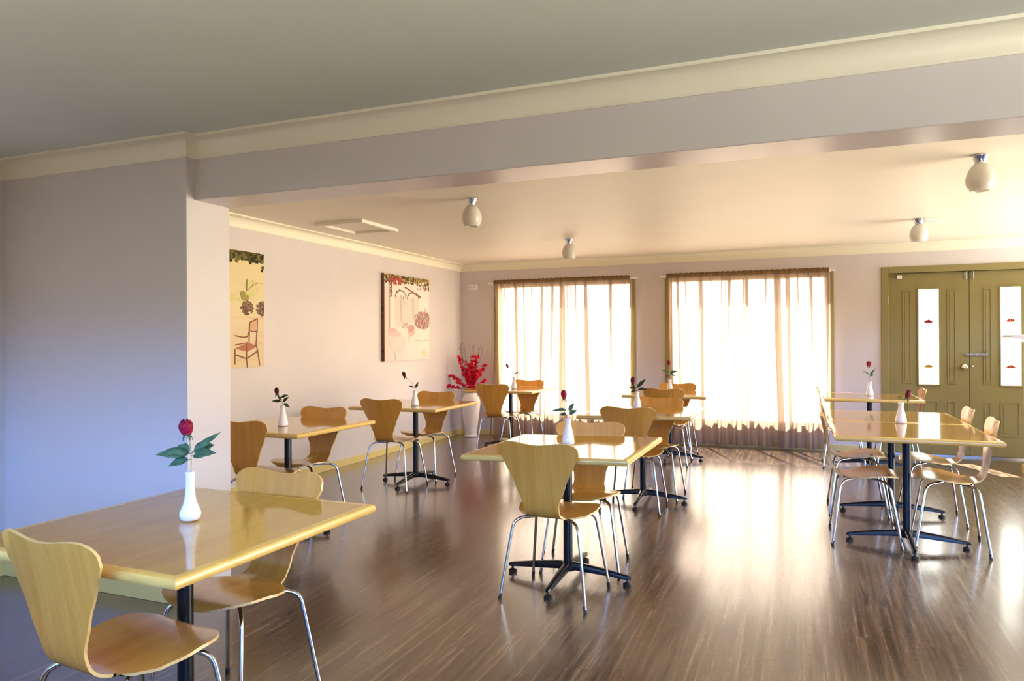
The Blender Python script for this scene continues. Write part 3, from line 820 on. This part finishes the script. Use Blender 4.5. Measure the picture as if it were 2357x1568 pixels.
def D(a, b, c): return tuple(cxv*a + cfv*b + Vector((0, 0, c)))
VA = (-1.896, 1.839, .7505)
bud_vase('slender', VA, 'slender white vase with a bulbous foot on the foreground table')
rose(VA, .163, [D(0, 0, .065), D(.003, 0, .165), D(.004, 0, .215), D(-.002, 0, .262), D(-.010, 0, .292)], .026, .050, D(-.10, -.12, 1), [
  (.55, D(-1, -.25, .10), .100, .046, .15), (.56, D(-.62, .3, .30), .068, .042, .2), (.58, D(.62, .2, .22), .066, .048, .1), (.54, D(1, .2, .72), .108, .034, -.05),
  (.50, D(.95, -.35, .20), .090, .044, .1), (.44, D(-.9, -.4, -.08), .062, .036, .4)], 'crimson rose with green leaves on the foreground table')
def spot(k, dx, dy): x, y = TABLES[k][0], TABLES[k][1]; return (x+dx, y+dy, .7505)
VB = (-1.226, 3.93, .7545)
bud_vase('conical', VB, 'white vase on the sunlit middle table, in front of a chair back')
rose(VB, .146, [D(0, 0, .06), D(0, 0, .150), D(-.006, 0, .21), D(-.022, 0, .265)], .019, .046, D(-.10, 0, 1), [
  (.55, D(-1, -.1, .35), .075, .022, .9), (.52, D(.55, .1, .8), .055, .026, .1), (.45, D(.7, -.3, .45), .05, .03, .2), (.42, D(-.9, .2, .1), .04, .028, .2)],
  'purple red rose standing before the left curtain on the sunlit middle table')
VC = (-3.402, 4.137, .7505)
bud_vase('conical', VC, 'white vase on the table below the narrow canvas')
rose(VC, .146, [D(0, 0, .06), D(0, 0, .150), D(-.012, 0, .19), D(-.040, 0, .228)], .017, .050, D(-.10, 0, 1), [
  (.75, D(.9, 0, .35), .05, .024, .1), (.68, D(-.2, -.6, .3), .03, .024, .2), (.5, D(-1, .1, .05), .065, .03, .0), (.45, D(.7, -.2, .7), .055, .026, .1), (.42, D(.7, 0, -.4), .05, .026, .2), (.55, D(-.5, .3, .6), .04, .022, .2)],
  'dark red rosebud with dense leaves below the narrow canvas', True)
VD = (-3.310, 5.861, .7505)
bud_vase('conical', VD, 'white vase on the table below the terrace canvas')
rose(VD, .146, [D(0, 0, .06), D(.002, 0, .150), D(-.022, 0, .205), D(-.092, 0, .268)], .018, .052, D(-.35, 0, 1), [
  (.42, D(-.9, .1, .3), .05, .018, .1), (.42, D(.6, 0, .9), .06, .016, .1), (.40, D(.4, .3, .5), .045, .02, .1)],
  'dark rosebud leaning left below the terrace canvas', True)
VE = (-3.30, 8.33, .7505)
bud_vase('conical', VE, 'tiny looking white vase on the far corner table, against the left curtain')
rose(VE, .146, [D(0, 0, .06), D(.003, 0, .155), D(-.015, 0, .215), D(-.075, 0, .27)], .017, .046, D(-.5, 0, 1), [
  (.45, D(.7, 0, .5), .06, .02, .3), (.42, D(-.4, .3, .5), .035, .016, .2)], 'near black rosebud on the far corner table', True)
VF = (-1.300, 6.16, .7560)
bud_vase('conical', VF, 'white vase on the second table of the middle row')
rose(VF, .146, [D(0, 0, .06), D(0, 0, .150), D(-.010, 0, .185), D(-.038, 0, .218)], .022, .060, D(.05, 0, 1), [
  (.55, D(.75, 0, .8), .105, .038, .05), (.5, D(-.9, .1, .2), .055, .04, .2), (.45, D(.9, -.2, .12), .085, .034, .2), (.4, D(-.6, .2, -.1), .05, .03, .3)],
  'dark red rosebud with broad leaves on the second table of the middle row', True)
VG = (-1.375, 8.30, .7505)
bud_vase('conical', VG, 'white vase on the farthest table of the middle row')
rose(VG, .146, [D(0, 0, .06), D(0, 0, .160), D(-.004, 0, .25), D(-.012, 0, .315)], .024, .050, D(-.05, 0, 1), [
  (.62, D(-1, 0, .3), .08, .036, .1), (.58, D(1, 0, .25), .09, .036, .0), (.5, D(.5, -.4, .5), .06, .03, .1), (.48, D(-.4, .3, -.2), .06, .03, .2), (.52, D(.9, .2, -.25), .07, .034, .2)],
  'red rose standing against the wall between the two curtains')
VH = (.664, 5.74, .7505)
bud_vase('conical', VH, 'white vase standing at the seam of the two joined tables')
rose(VH, .146, [D(0, 0, .06), D(.004, 0, .150), D(.02, 0, .165), D(.044, 0, .178)], .021, .060, D(.28, 0, 1), [
  (.5, D(-.75, 0, .65), .042, .014, .1)], 'black red rosebud leaning right on the two joined tables', True, True)
VI = (.684, 8.425, .7505)
bud_vase('conical', VI, 'white vase on the table by the double door')
rose(VI, .146, [D(0, 0, .06), D(0, 0, .160), D(-.004, 0, .25), D(-.008, 0, .315)], .028, .050, D(0, 0, 1), [
  (.55, D(-.9, 0, .6), .07, .022, .1), (.55, D(.7, 0, .7), .08, .018, -.1), (.5, D(.5, .2, .1), .06, .022, .3), (.48, D(.3, -.4, .6), .05, .02, .1)],
  'dark red rose on the table by the double door')

# ------------------------------------------------------------------ floor vase with red branches
FV = (-4.30, 9.20, 0)
fv = thing('floor_vase', 'tall white floor vase in the far corner holding red branches', 'vase', FV)
pf = cr_spline([(.070, 0, 0), (.090, 0, .004), (.091, 0, .022), (.083, 0, .040), (.088, 0, .10), (.104, 0, .22), (.122, 0, .36), (.134, 0, .46), (.130, 0, .52), (.108, 0, .565), (.088, 0, .585), (.084, 0, .605), (.093, 0, .622)], 6)
MB().lathe([(p.x, p.z) for p in pf] + [(.083, .622), (.074, .600), (.080, .575), (.10, .54), (.08, .48)], 40).build('body', M_urn, fv, True)
MB().lathe([(.0705, .600), (.0705, .640), (.02, .646)], 24).build('flower_foam', M_soil, fv, True)
ring = thing('glazed_pot_ring', 'orange brown ring sitting on the mouth of the white floor vase', 'ring', (FV[0], FV[1], .6225))
MB().lathe([(.072, .0005), (.078, .0005), (.082, .030), (.094, .046), (.094, .062), (.086, .062), (.074, .036)], 32, cap0=False, cap1=False).build('band', M_terr, ring, True)
me_ = MB()
for q in range(5):
    a = 2*PI*q/5; d = Vector((math.cos(a), math.sin(a), .45)); s = Vector((-math.sin(a), math.cos(a), 0)); L = .017
    V = [Vector((0, 0, 0)), d*L*.5 + s*.009, d*L + Vector((0, 0, .003)), d*L*.5 - s*.009]
    V += [v + Vector((0, 0, -.0012)) for v in V]
    me_.add(V, [(0,1,2,3), (7,6,5,4), (0,4,5,1), (1,5,6,2), (2,6,7,3), (3,7,4,0)])
me_.lathe([(.001, -.004), (.0055, 0), (.004, .007), (.0005, .009)], 8)
BLOSSOM = bpy.data.meshes.new('blossom'); BLOSSOM.from_pydata(me_.v, [], me_.f); BLOSSOM.materials.append(M_red)
for p in BLOSSOM.polygons: p.use_smooth = False
def branch(pts, nb, seed, label, f0=.3, size=1.0):
    rg = random.Random(seed)
    root = thing('blossom_branch', label, 'branch', (FV[0], FV[1], .645), 0, 'red blossom branches in the floor vase')
    sp = cr_spline(pts, 10)
    MB().tube(sp, [.0035*(1-.6*k/(len(sp)-1)) for k in range(len(sp))], 7).build('stem', M_twig, root, True)
    nb = int(nb*1.35)
    for q in range(nb):
        t = f0 + (1-f0)*(q+rg.random()*.6)/nb; p = sp[min(len(sp)-1, int(t*(len(sp)-1)))]
        o = bpy.data.objects.new('blossom', BLOSSOM); o.location = p + Vector((rg.uniform(-.022, .022), rg.uniform(-.022, .022), rg.uniform(-.016, .016)))
        o.rotation_euler = (rg.uniform(-1.2, 1.2), rg.uniform(-1.2, 1.2), rg.uniform(0, 6)); s = size*rg.uniform(1.3, 2.05); o.scale = (s, s, s); link(o, root)
def Bp(*L): return [D(a*1.38, b*1.2, c*1.02) for a, b, c in L]
SH = 'upright scarlet blossom branch among the dense middle ones of the floor vase'
for q, (tx_, ty_, hz, nb) in enumerate([(-.04, 0, .42, 17), (.03, -.02, .50, 20), (.07, .01, .47, 19), (0, .03, .36, 16), (-.02, -.04, .31, 16), (.09, -.03, .30, 15), (.04, .02, .26, 15), (-.06, .01, .24, 14)]):
    branch(Bp((0, 0, -.01), (tx_*.35+.01*(q % 3-1), ty_*.4, hz*.35), (tx_*.75, ty_*.7, hz*.7), (tx_, ty_, hz)), nb, 20+q, SH, .12, 1.05)
branch(Bp((0, 0, -.01), (-.05, 0, .18), (-.09, 0, .34), (-.125, 0, .49)), 14, 40, 'tall scarlet branch leaning left, its tip level with the bare twigs', .4)
branch(Bp((0, 0, -.01), (-.08, 0, .10), (-.15, 0, .17), (-.205, -.01, .205)), 9, 41, 'scarlet branch reaching left at mid height over the floor vase', .45)
branch(Bp((0, 0, -.01), (-.09, -.01, .035), (-.17, -.02, .06), (-.245, -.03, .058)), 11, 42, 'lowest scarlet branch drooping far to the left of the floor vase', .4)
branch(Bp((0, 0, -.01), (-.05, -.02, .05), (-.09, -.03, .09), (-.115, -.03, .115)), 8, 43, 'short scarlet branch just above the lowest left one', .4)
branch(Bp((0, 0, -.01), (.06, 0, .16), (.11, 0, .28), (.155, 0, .36)), 12, 44, 'scarlet branch leaning right at upper height towards the curtain', .45)
branch(Bp((0, 0, -.01), (.06, -.02, .06), (.12, -.02, .12), (.155, -.02, .155)), 11, 45, 'lower scarlet branch leaning right behind the chair back', .4)
for q, (tx_, ty_, hz) in enumerate([(-.10, .01, .64), (-.07, .03, .66), (-.015, .02, .62), (.02, .03, .63), (.035, .01, .645), (.085, .02, .64), (.105, .0, .635), (.125, .03, .61)]):
    tw = thing('bare_twig', 'thin bare brown twig rising above the red blossoms', 'twig', (FV[0], FV[1], .645), 0, 'bare twigs in the floor vase')
    MB().tube(cr_spline(Bp((0, 0, -.01), (tx_*.4, ty_*.5, hz*.4), (tx_*.8+.008*((q % 3)-1), ty_, hz*.75), (tx_, ty_, hz)), 6), .0018, 6).build('stem', M_twig, tw, True)
cl = thing('bare_twig', 'curly bare twig bent over at the top left of the flower arrangement', 'twig', (FV[0], FV[1], .645), 0, 'bare twigs in the floor vase')
MB().tube(cr_spline(Bp((0, 0, -.01), (-.05, .02, .28), (-.09, .02, .50), (-.115, .02, .575), (-.10, .02, .625), (-.075, .02, .66), (-.068, .02, .61), (-.085, .02, .55)), 8), .0018, 6).build('stem', M_twig, cl, True)

# ------------------------------------------------------------------ canvases
PAL = {}
def pm(name, r, g, b):
    if name not in PAL:
        PAL[name] = mat('paint_'+name, lin(r, g, b), .7, spec=.2)
    return PAL[name]
class Paint:
    """flat painted shapes laid on a canvas, u,v in 0..1, one mesh"""
    def __init__(s, wy, hz): s.wy, s.hz, s.m, s.mats, s.k = wy, hz, MB(), [], 0
    def col(s, c):
        m = pm(*c)
        if m not in s.mats: s.mats.append(m)
        return s.mats.index(m)
    def poly(s, pts, c):
        s.k += 1; x = .0004 + s.k*.0000035
        s.m.add([(x, u*s.wy, v*s.hz) for u, v in pts], [tuple(range(len(pts)))], s.col(c))
    def rect(s, u0, u1, v0, v1, c): s.poly([(u0, v0), (u1, v0), (u1, v1), (u0, v1)], c)
    def blob(s, u, v, ru, rv, c, n=9, j=.3, rg=rnd):
        s.poly([(min(1, max(0, u+ru*math.cos(2*PI*k/n)*rg.uniform(1-j, 1+j))), min(1, max(0, v+rv*math.sin(2*PI*k/n)*rg.uniform(1-j, 1+j)))) for k in range(n)], c)
    def line(s, pts, w, c):
        for (a, b), (d, e) in zip(pts, pts[1:]):
            L = math.hypot((d-a)*s.wy, (e-b)*s.hz) or 1; nx, ny = -(e-b)*s.hz/L*w/s.wy, (d-a)*s.wy/L*w/s.hz
            s.poly([(a-nx, b-ny), (d-nx, e-ny), (d+nx, e+ny), (a+nx, b+ny)], c)
    def build(s, parent): return s.m.build('painted_scene', s.mats, parent, loc=(.035, 0, 0))
def canvas(y0, y1, z0, z1, label, sides):
    root = thing('canvas_painting', label, 'painting', (XL, y0, z0))
    w, h_ = y1-y0, z1-z0
    MB().box((.001, 0, 0), (.035, w, h_)).build('stretched_canvas', sides, root)
    return root, Paint(w, h_)
M_canv1 = mat('sandy_canvas', lin(214, 188, 140), .8)
M_canv2 = mat('maroon_canvas_edge', lin(70, 40, 34), .8)
lk(M_canv2, ramp(M_canv2, noise(M_canv2, coords(M_canv2, scale=(1, 1, 6)), 2, 3), [(.35, lin(62, 26, 28)), (.5, lin(104, 74, 56)), (.65, lin(120, 48, 44))]), BS(M_canv2).inputs['Base Color'])
# narrow visible one, nearer the opening
r1, p1 = canvas(4.20, 5.287, 1.121, 2.150, 'sandy canvas of a garden chair below vine leaves, cut off by the wall stub', M_canv1)
for k in range(24): p1.rect(0, 1, k/24, (k+1)/24, ('sand%d' % k, int(226-4*abs(k-10)/10), int(208+1*(k > 8)*3-abs(k-12)*.5), int(176-abs(k-8)*1.2)))
rg1 = random.Random(4)
for k in range(60): p1.blob(rg1.uniform(0, 1), rg1.uniform(.52, .76), rg1.uniform(.03, .09), rg1.uniform(.012, .03), (('meadow', 214, 206, 150), ('haze', 222, 206, 166), ('lime', 208, 204, 138))[k % 3], rg=rg1)
for k in range(16): p1.blob(rg1.uniform(0, 1), rg1.uniform(.05, .45), rg1.uniform(.05, .14), rg1.uniform(.008, .016), (('path', 226, 202, 164), ('pathp', 222, 194, 160))[k % 2], rg=rg1)
for k in range(330):
    p1.blob(rg1.uniform(0, 1), 1-abs(rg1.gauss(0, .046))-.005, rg1.uniform(.016, .030), rg1.uniform(.012, .022), (('vine', 74, 70, 36), ('vined', 50, 46, 22), ('vinel', 112, 104, 56))[k % 3], 7, rg=rg1)
for cu_ in (.80, .98, .35, .12):
    for k in range(110):
        a = rg1.uniform(0, 6.3); r_ = rg1.random()**.6
        p1.blob(cu_+.072*r_*math.cos(a), .515+.058*r_*math.sin(a), .011, .011, (('bush', 126, 98, 80), ('bushd', 104, 80, 66), ('bushl', 150, 118, 98))[k % 3], 6, rg=rg1)
p1.line([(.795, .66), (.80, .76)], .006, ('cypress', 140, 128, 84)); p1.line([(.81, .67), (.86, .71), (.93, .74), (.99, .74)], .003, ('ridge', 168, 146, 100)); p1.line([(.87, .70), (.87, .75)], .003, ('ridge', 168, 146, 100))
p1.blob(.78, .60, .04, .03, ('olive', 160, 150, 84), rg=rg1); p1.blob(.75, .63, .03, .03, ('olive', 160, 150, 84), rg=rg1)
br_ = ('chairline', 140, 92, 70); seatc = ('chairseat', 178, 118, 96)
p1.poly([(.66, .165), (.80, .215), (.92, .185), (.80, .135)], seatc)
p1.poly([(.83, .33), (.83, .39), (.92, .425), (.915, .32)], ('rattan', 214, 176, 140))
p1.line([(.82, .215), (.825, .33), (.83, .39), (.92, .425), (.915, .32), (.90, .20)], .0055, br_); p1.line([(.825, .325), (.86, .31), (.915, .315)], .005, br_)
p1.line([(.66, .275), (.74, .262), (.80, .265), (.82, .31)], .005, br_); p1.line([(.66, .195), (.80, .215)], .004, br_)
p1.line([(.66, .115), (.79, .075), (.92, .14)], .006, br_); p1.line([(.79, .20), (.79, .075), (.80, 0.0)], .006, br_); p1.line([(.90, .20), (.92, .14), (.945, .015)], .006, br_); p1.line([(.66, .16), (.66, .03)], .006, br_)
p1.build(r1)
# terrace one, nearer the corner
r2, p2 = canvas(7.335, 8.458, 1.110, 2.156, 'pale canvas of a terrace with arched windows and pink chairs, near the corner', M_canv2)
for k in range(20): p2.rect(0, 1, k/20, (k+1)/20, ('cream%d' % k, 240, int(230-2*abs(k-8)*.4), int(222+abs(k-9)*-.4)))
rg2 = random.Random(11)
p2.rect(.0, .10, 0, 1, ('pinkpost', 232, 214, 206)); p2.rect(.10, .125, .38, .95, ('postline', 190, 160, 150)); p2.rect(0, .016, 0, 1, ('maroonedge', 110, 66, 62))
for k in range(260): p2.blob(rg2.uniform(0.02, 1), 1-abs(rg2.gauss(0, .034))-.004, rg2.uniform(.014, .028), rg2.uniform(.010, .02), (('leaf2', 128, 106, 62), ('leaf2d', 88, 66, 44), ('leaf2l', 168, 146, 88))[k % 3], 7, rg=rg2)
for k in range(26): p2.blob(rg2.uniform(.12, .36), rg2.uniform(.88, .97), .014, .02, (('redflower', 176, 74, 60), ('redflower2', 146, 60, 52))[k % 2], 7, rg=rg2)
p2.rect(.29, .36, .885, .965, ('awnred', 178, 78, 62))
for k in range(40): p2.blob(.15+rg2.uniform(-.02, .02), rg2.uniform(.74, .96), .009, .012, ('creeper', 122, 96, 76), 6, rg=rg2)
for k in range(26): p2.blob(rg2.uniform(.70, 1), .90+rg2.uniform(-.04, .03), .012, .012, ('leaf2', 128, 106, 62), 6, rg=rg2)
p2.poly([(.42, .868), (.44, .880), (.81, .775), (.80, .755)], ('awning', 150, 92, 76))
for u0, w_, v0, v1 in ((.24, .22, .40, .80), (.49, .26, .44, .79)):
    p2.rect(u0, u0+w_, v0, v1-.05, ('shutter', 226, 212, 204)); p2.rect(u0+w_*.42, u0+w_*.58, v0+.06, v1-.03, ('shutterl', 206, 192, 192))
    arc = [(u0+w_*(.5-.5*math.cos(PI*k/10)), v1-.05+.075*math.sin(PI*k/10)) for k in range(11)]; p2.line(arc, .008, ('archline', 158, 128, 108))
    for k in range(18): q = rg2.choice(arc); p2.blob(q[0]+rg2.uniform(-.012, .012), q[1]+rg2.uniform(-.012, .012), .009, .010, ('creeper', 122, 96, 76), 6, rg=rg2)
p2.line([(.40, .76), (.42, .66)], .006, ('creeper', 122, 96, 76))
for k in range(300):
    a = rg2.uniform(0, 6.3); r_ = rg2.random()**.6
    p2.blob(min(1, .84+.20*r_*math.cos(a)), .485+.105*r_*math.sin(a), .013, .014, (('mauve', 176, 148, 148), ('mauved', 150, 124, 124), ('rosebit', 190, 112, 110), ('grey', 196, 180, 172))[k % 4], 6, rg=rg2)
for k in range(16): p2.blob(rg2.uniform(.38, .52), rg2.uniform(.38, .44), .016, .016, ('grey', 196, 180, 172), 6, rg=rg2)
for u, v in ((.90, .60), (.96, .58), (.98, .52)): p2.line([(u, v-.05), (u, v+.03)], .004, ('rosebit', 190, 112, 110))
pk = ('chairpink', 224, 186, 182); pkd = ('chairpinkd', 206, 156, 152)
p2.blob(.58, .36, .085, .075, pk, 14, .08, rg2); p2.blob(.57, .38, .06, .05, pkd, 12, .1, rg2); p2.line([(.54, .29), (.52, .24), (.53, .20)], .008, pk)
p2.blob(.28, .20, .17, .11, ('tablepink', 236, 216, 212), 16, .05, rg2); p2.blob(.17, .35, .10, .03, pk, 12, .1, rg2); p2.blob(.22, .31, .14, .03, ('tablepink2', 232, 198, 198), 12, .1, rg2)
p2.line([(.62, .245), (.80, .225), (1, .24)], .004, ('kerb', 200, 172, 158)); p2.blob(.88, .08, .06, .04, ('cream_shadow', 240, 214, 190), rg=rg2)
p2.line([(.22, .10), (.24, 0)], .006, pk); p2.line([(.36, .11), (.36, .0)], .005, ('tablepink2', 232, 198, 198))
p2.build(r2)

# ------------------------------------------------------------------ ceiling lamps and small fittings
def make_lamp():
    root = thing('ceiling_lamp', '', 'ceiling light', group='opal ceiling lamps')
    MB().lathe([(.046, 0), (.047, -.004), (.044, -.012), (.033, -.034), (.031, -.056), (.028, -.058)], 28).build('lamp_base', M_chrome, root, auto=45)
    pr_ = cr_spline([(.028, 0, -.054), (.044, 0, -.066), (.064, 0, -.096), (.0765, 0, -.136), (.077, 0, -.166), (.068, 0, -.196), (.054, 0, -.216), (.047, 0, -.218)], 6)
    MB().lathe([(p.x, p.z) for p in pr_] + [(.045, -.214), (.060, -.190), (.070, -.160), (.066, -.130), (.040, -.080), (.024, -.062)], 32, cap0=False).build('glass_shade', M_globe, root, True)
    return root
proto = make_lamp()
for n, (x, y, lab) in enumerate([(-2.364, 5.095, 'opal ceiling lamp just past the beam at left centre'), (-2.329, 7.535, 'farther opal ceiling lamp above the left curtain'),
        (1.022, 5.101, 'largest opal ceiling lamp at the upper right, close to the beam'), (1.029, 7.567, 'opal ceiling lamp above the double door, beside a small ceiling box')]):
    place(proto, n > 0, (x, y, HC_F), 0, lab)
b = thing('ceiling_sensor', 'flat white box on the ceiling beside the lamp above the double door', 'sensor', (1.13, 7.62, HC_F))
MB().box((-.10, -.05, -.030), (.10, .05, 0)).build('housing', M_plastic, b, bevel=.004)
MB().box((-.05, -.03, -.036), (.05, .03, -.030)).build('lens', M_white, b, bevel=.002)
sw = thing('wall_switch', 'small white switch box on the back wall in the corner', 'switch', (-4.378, YB, 2.122))
MB().box((-.066, -.026, -.040), (.066, 0, .040)).build('plate', M_plastic, sw, bevel=.004)
for x in (-.028, .028): MB().box((x-.014, -.031, -.020), (x+.014, -.026, .020)).build('rocker', M_white, sw, bevel=.002)
h = thing('ceiling_hatch', 'square framed access hatch on the cream ceiling near the left wall', 'hatch', (-3.93, 5.87, HC_F))
f = MB()
for lo, hi in (((-.26, -.32), (.26, -.26)), ((-.26, .26), (.26, .32)), ((-.26, -.26), (-.20, .26)), ((.20, -.26), (.26, .26))): f.box((lo[0], lo[1], -.030), (hi[0], hi[1], 0))
f.build('frame', M_ceilf, h, bevel=.002)
MB().box((-.19, -.25, -.008), (.19, .25, 0)).build('panel', M_ceilf, h)
mk = thing('ceiling_hook', 'tiny pale hook on the ceiling between the hatch and the corner', 'hook', (-4.40, 6.93, HC_F))
MB().tube(cr_spline([(0, 0, 0), (0, 0, -.012), (.03, .0, -.018), (.06, .0, -.008)], 5), .005, 8).build('wire', M_ceilf, mk, True)
# white counter ledge capping the low partition
lg = thing('counter_ledge', 'white rounded ledge entering at the right edge in front of the door glass', 'counter', (2.075, 8.48, 1.30))
V = []; prof = [(-.16, .058), (-.165, .066), (-.160, .075), (-.14, .082), (.10, .084), (2.4, .084), (2.4, .0005), (.03, .0005), (-.02, .022), (-.09, .045)]
n = len(prof)
for y in (-.16, .16):
    for x, z in prof: V.append((x, y, z))
F = [tuple(range(n)), tuple(range(n, 2*n))[::-1]] + [(k, k+n, (k+1) % n+n, (k+1) % n) for k in range(n)]
MB().add(V, F).build('ledge_top', M_white, lg, bevel=.006)
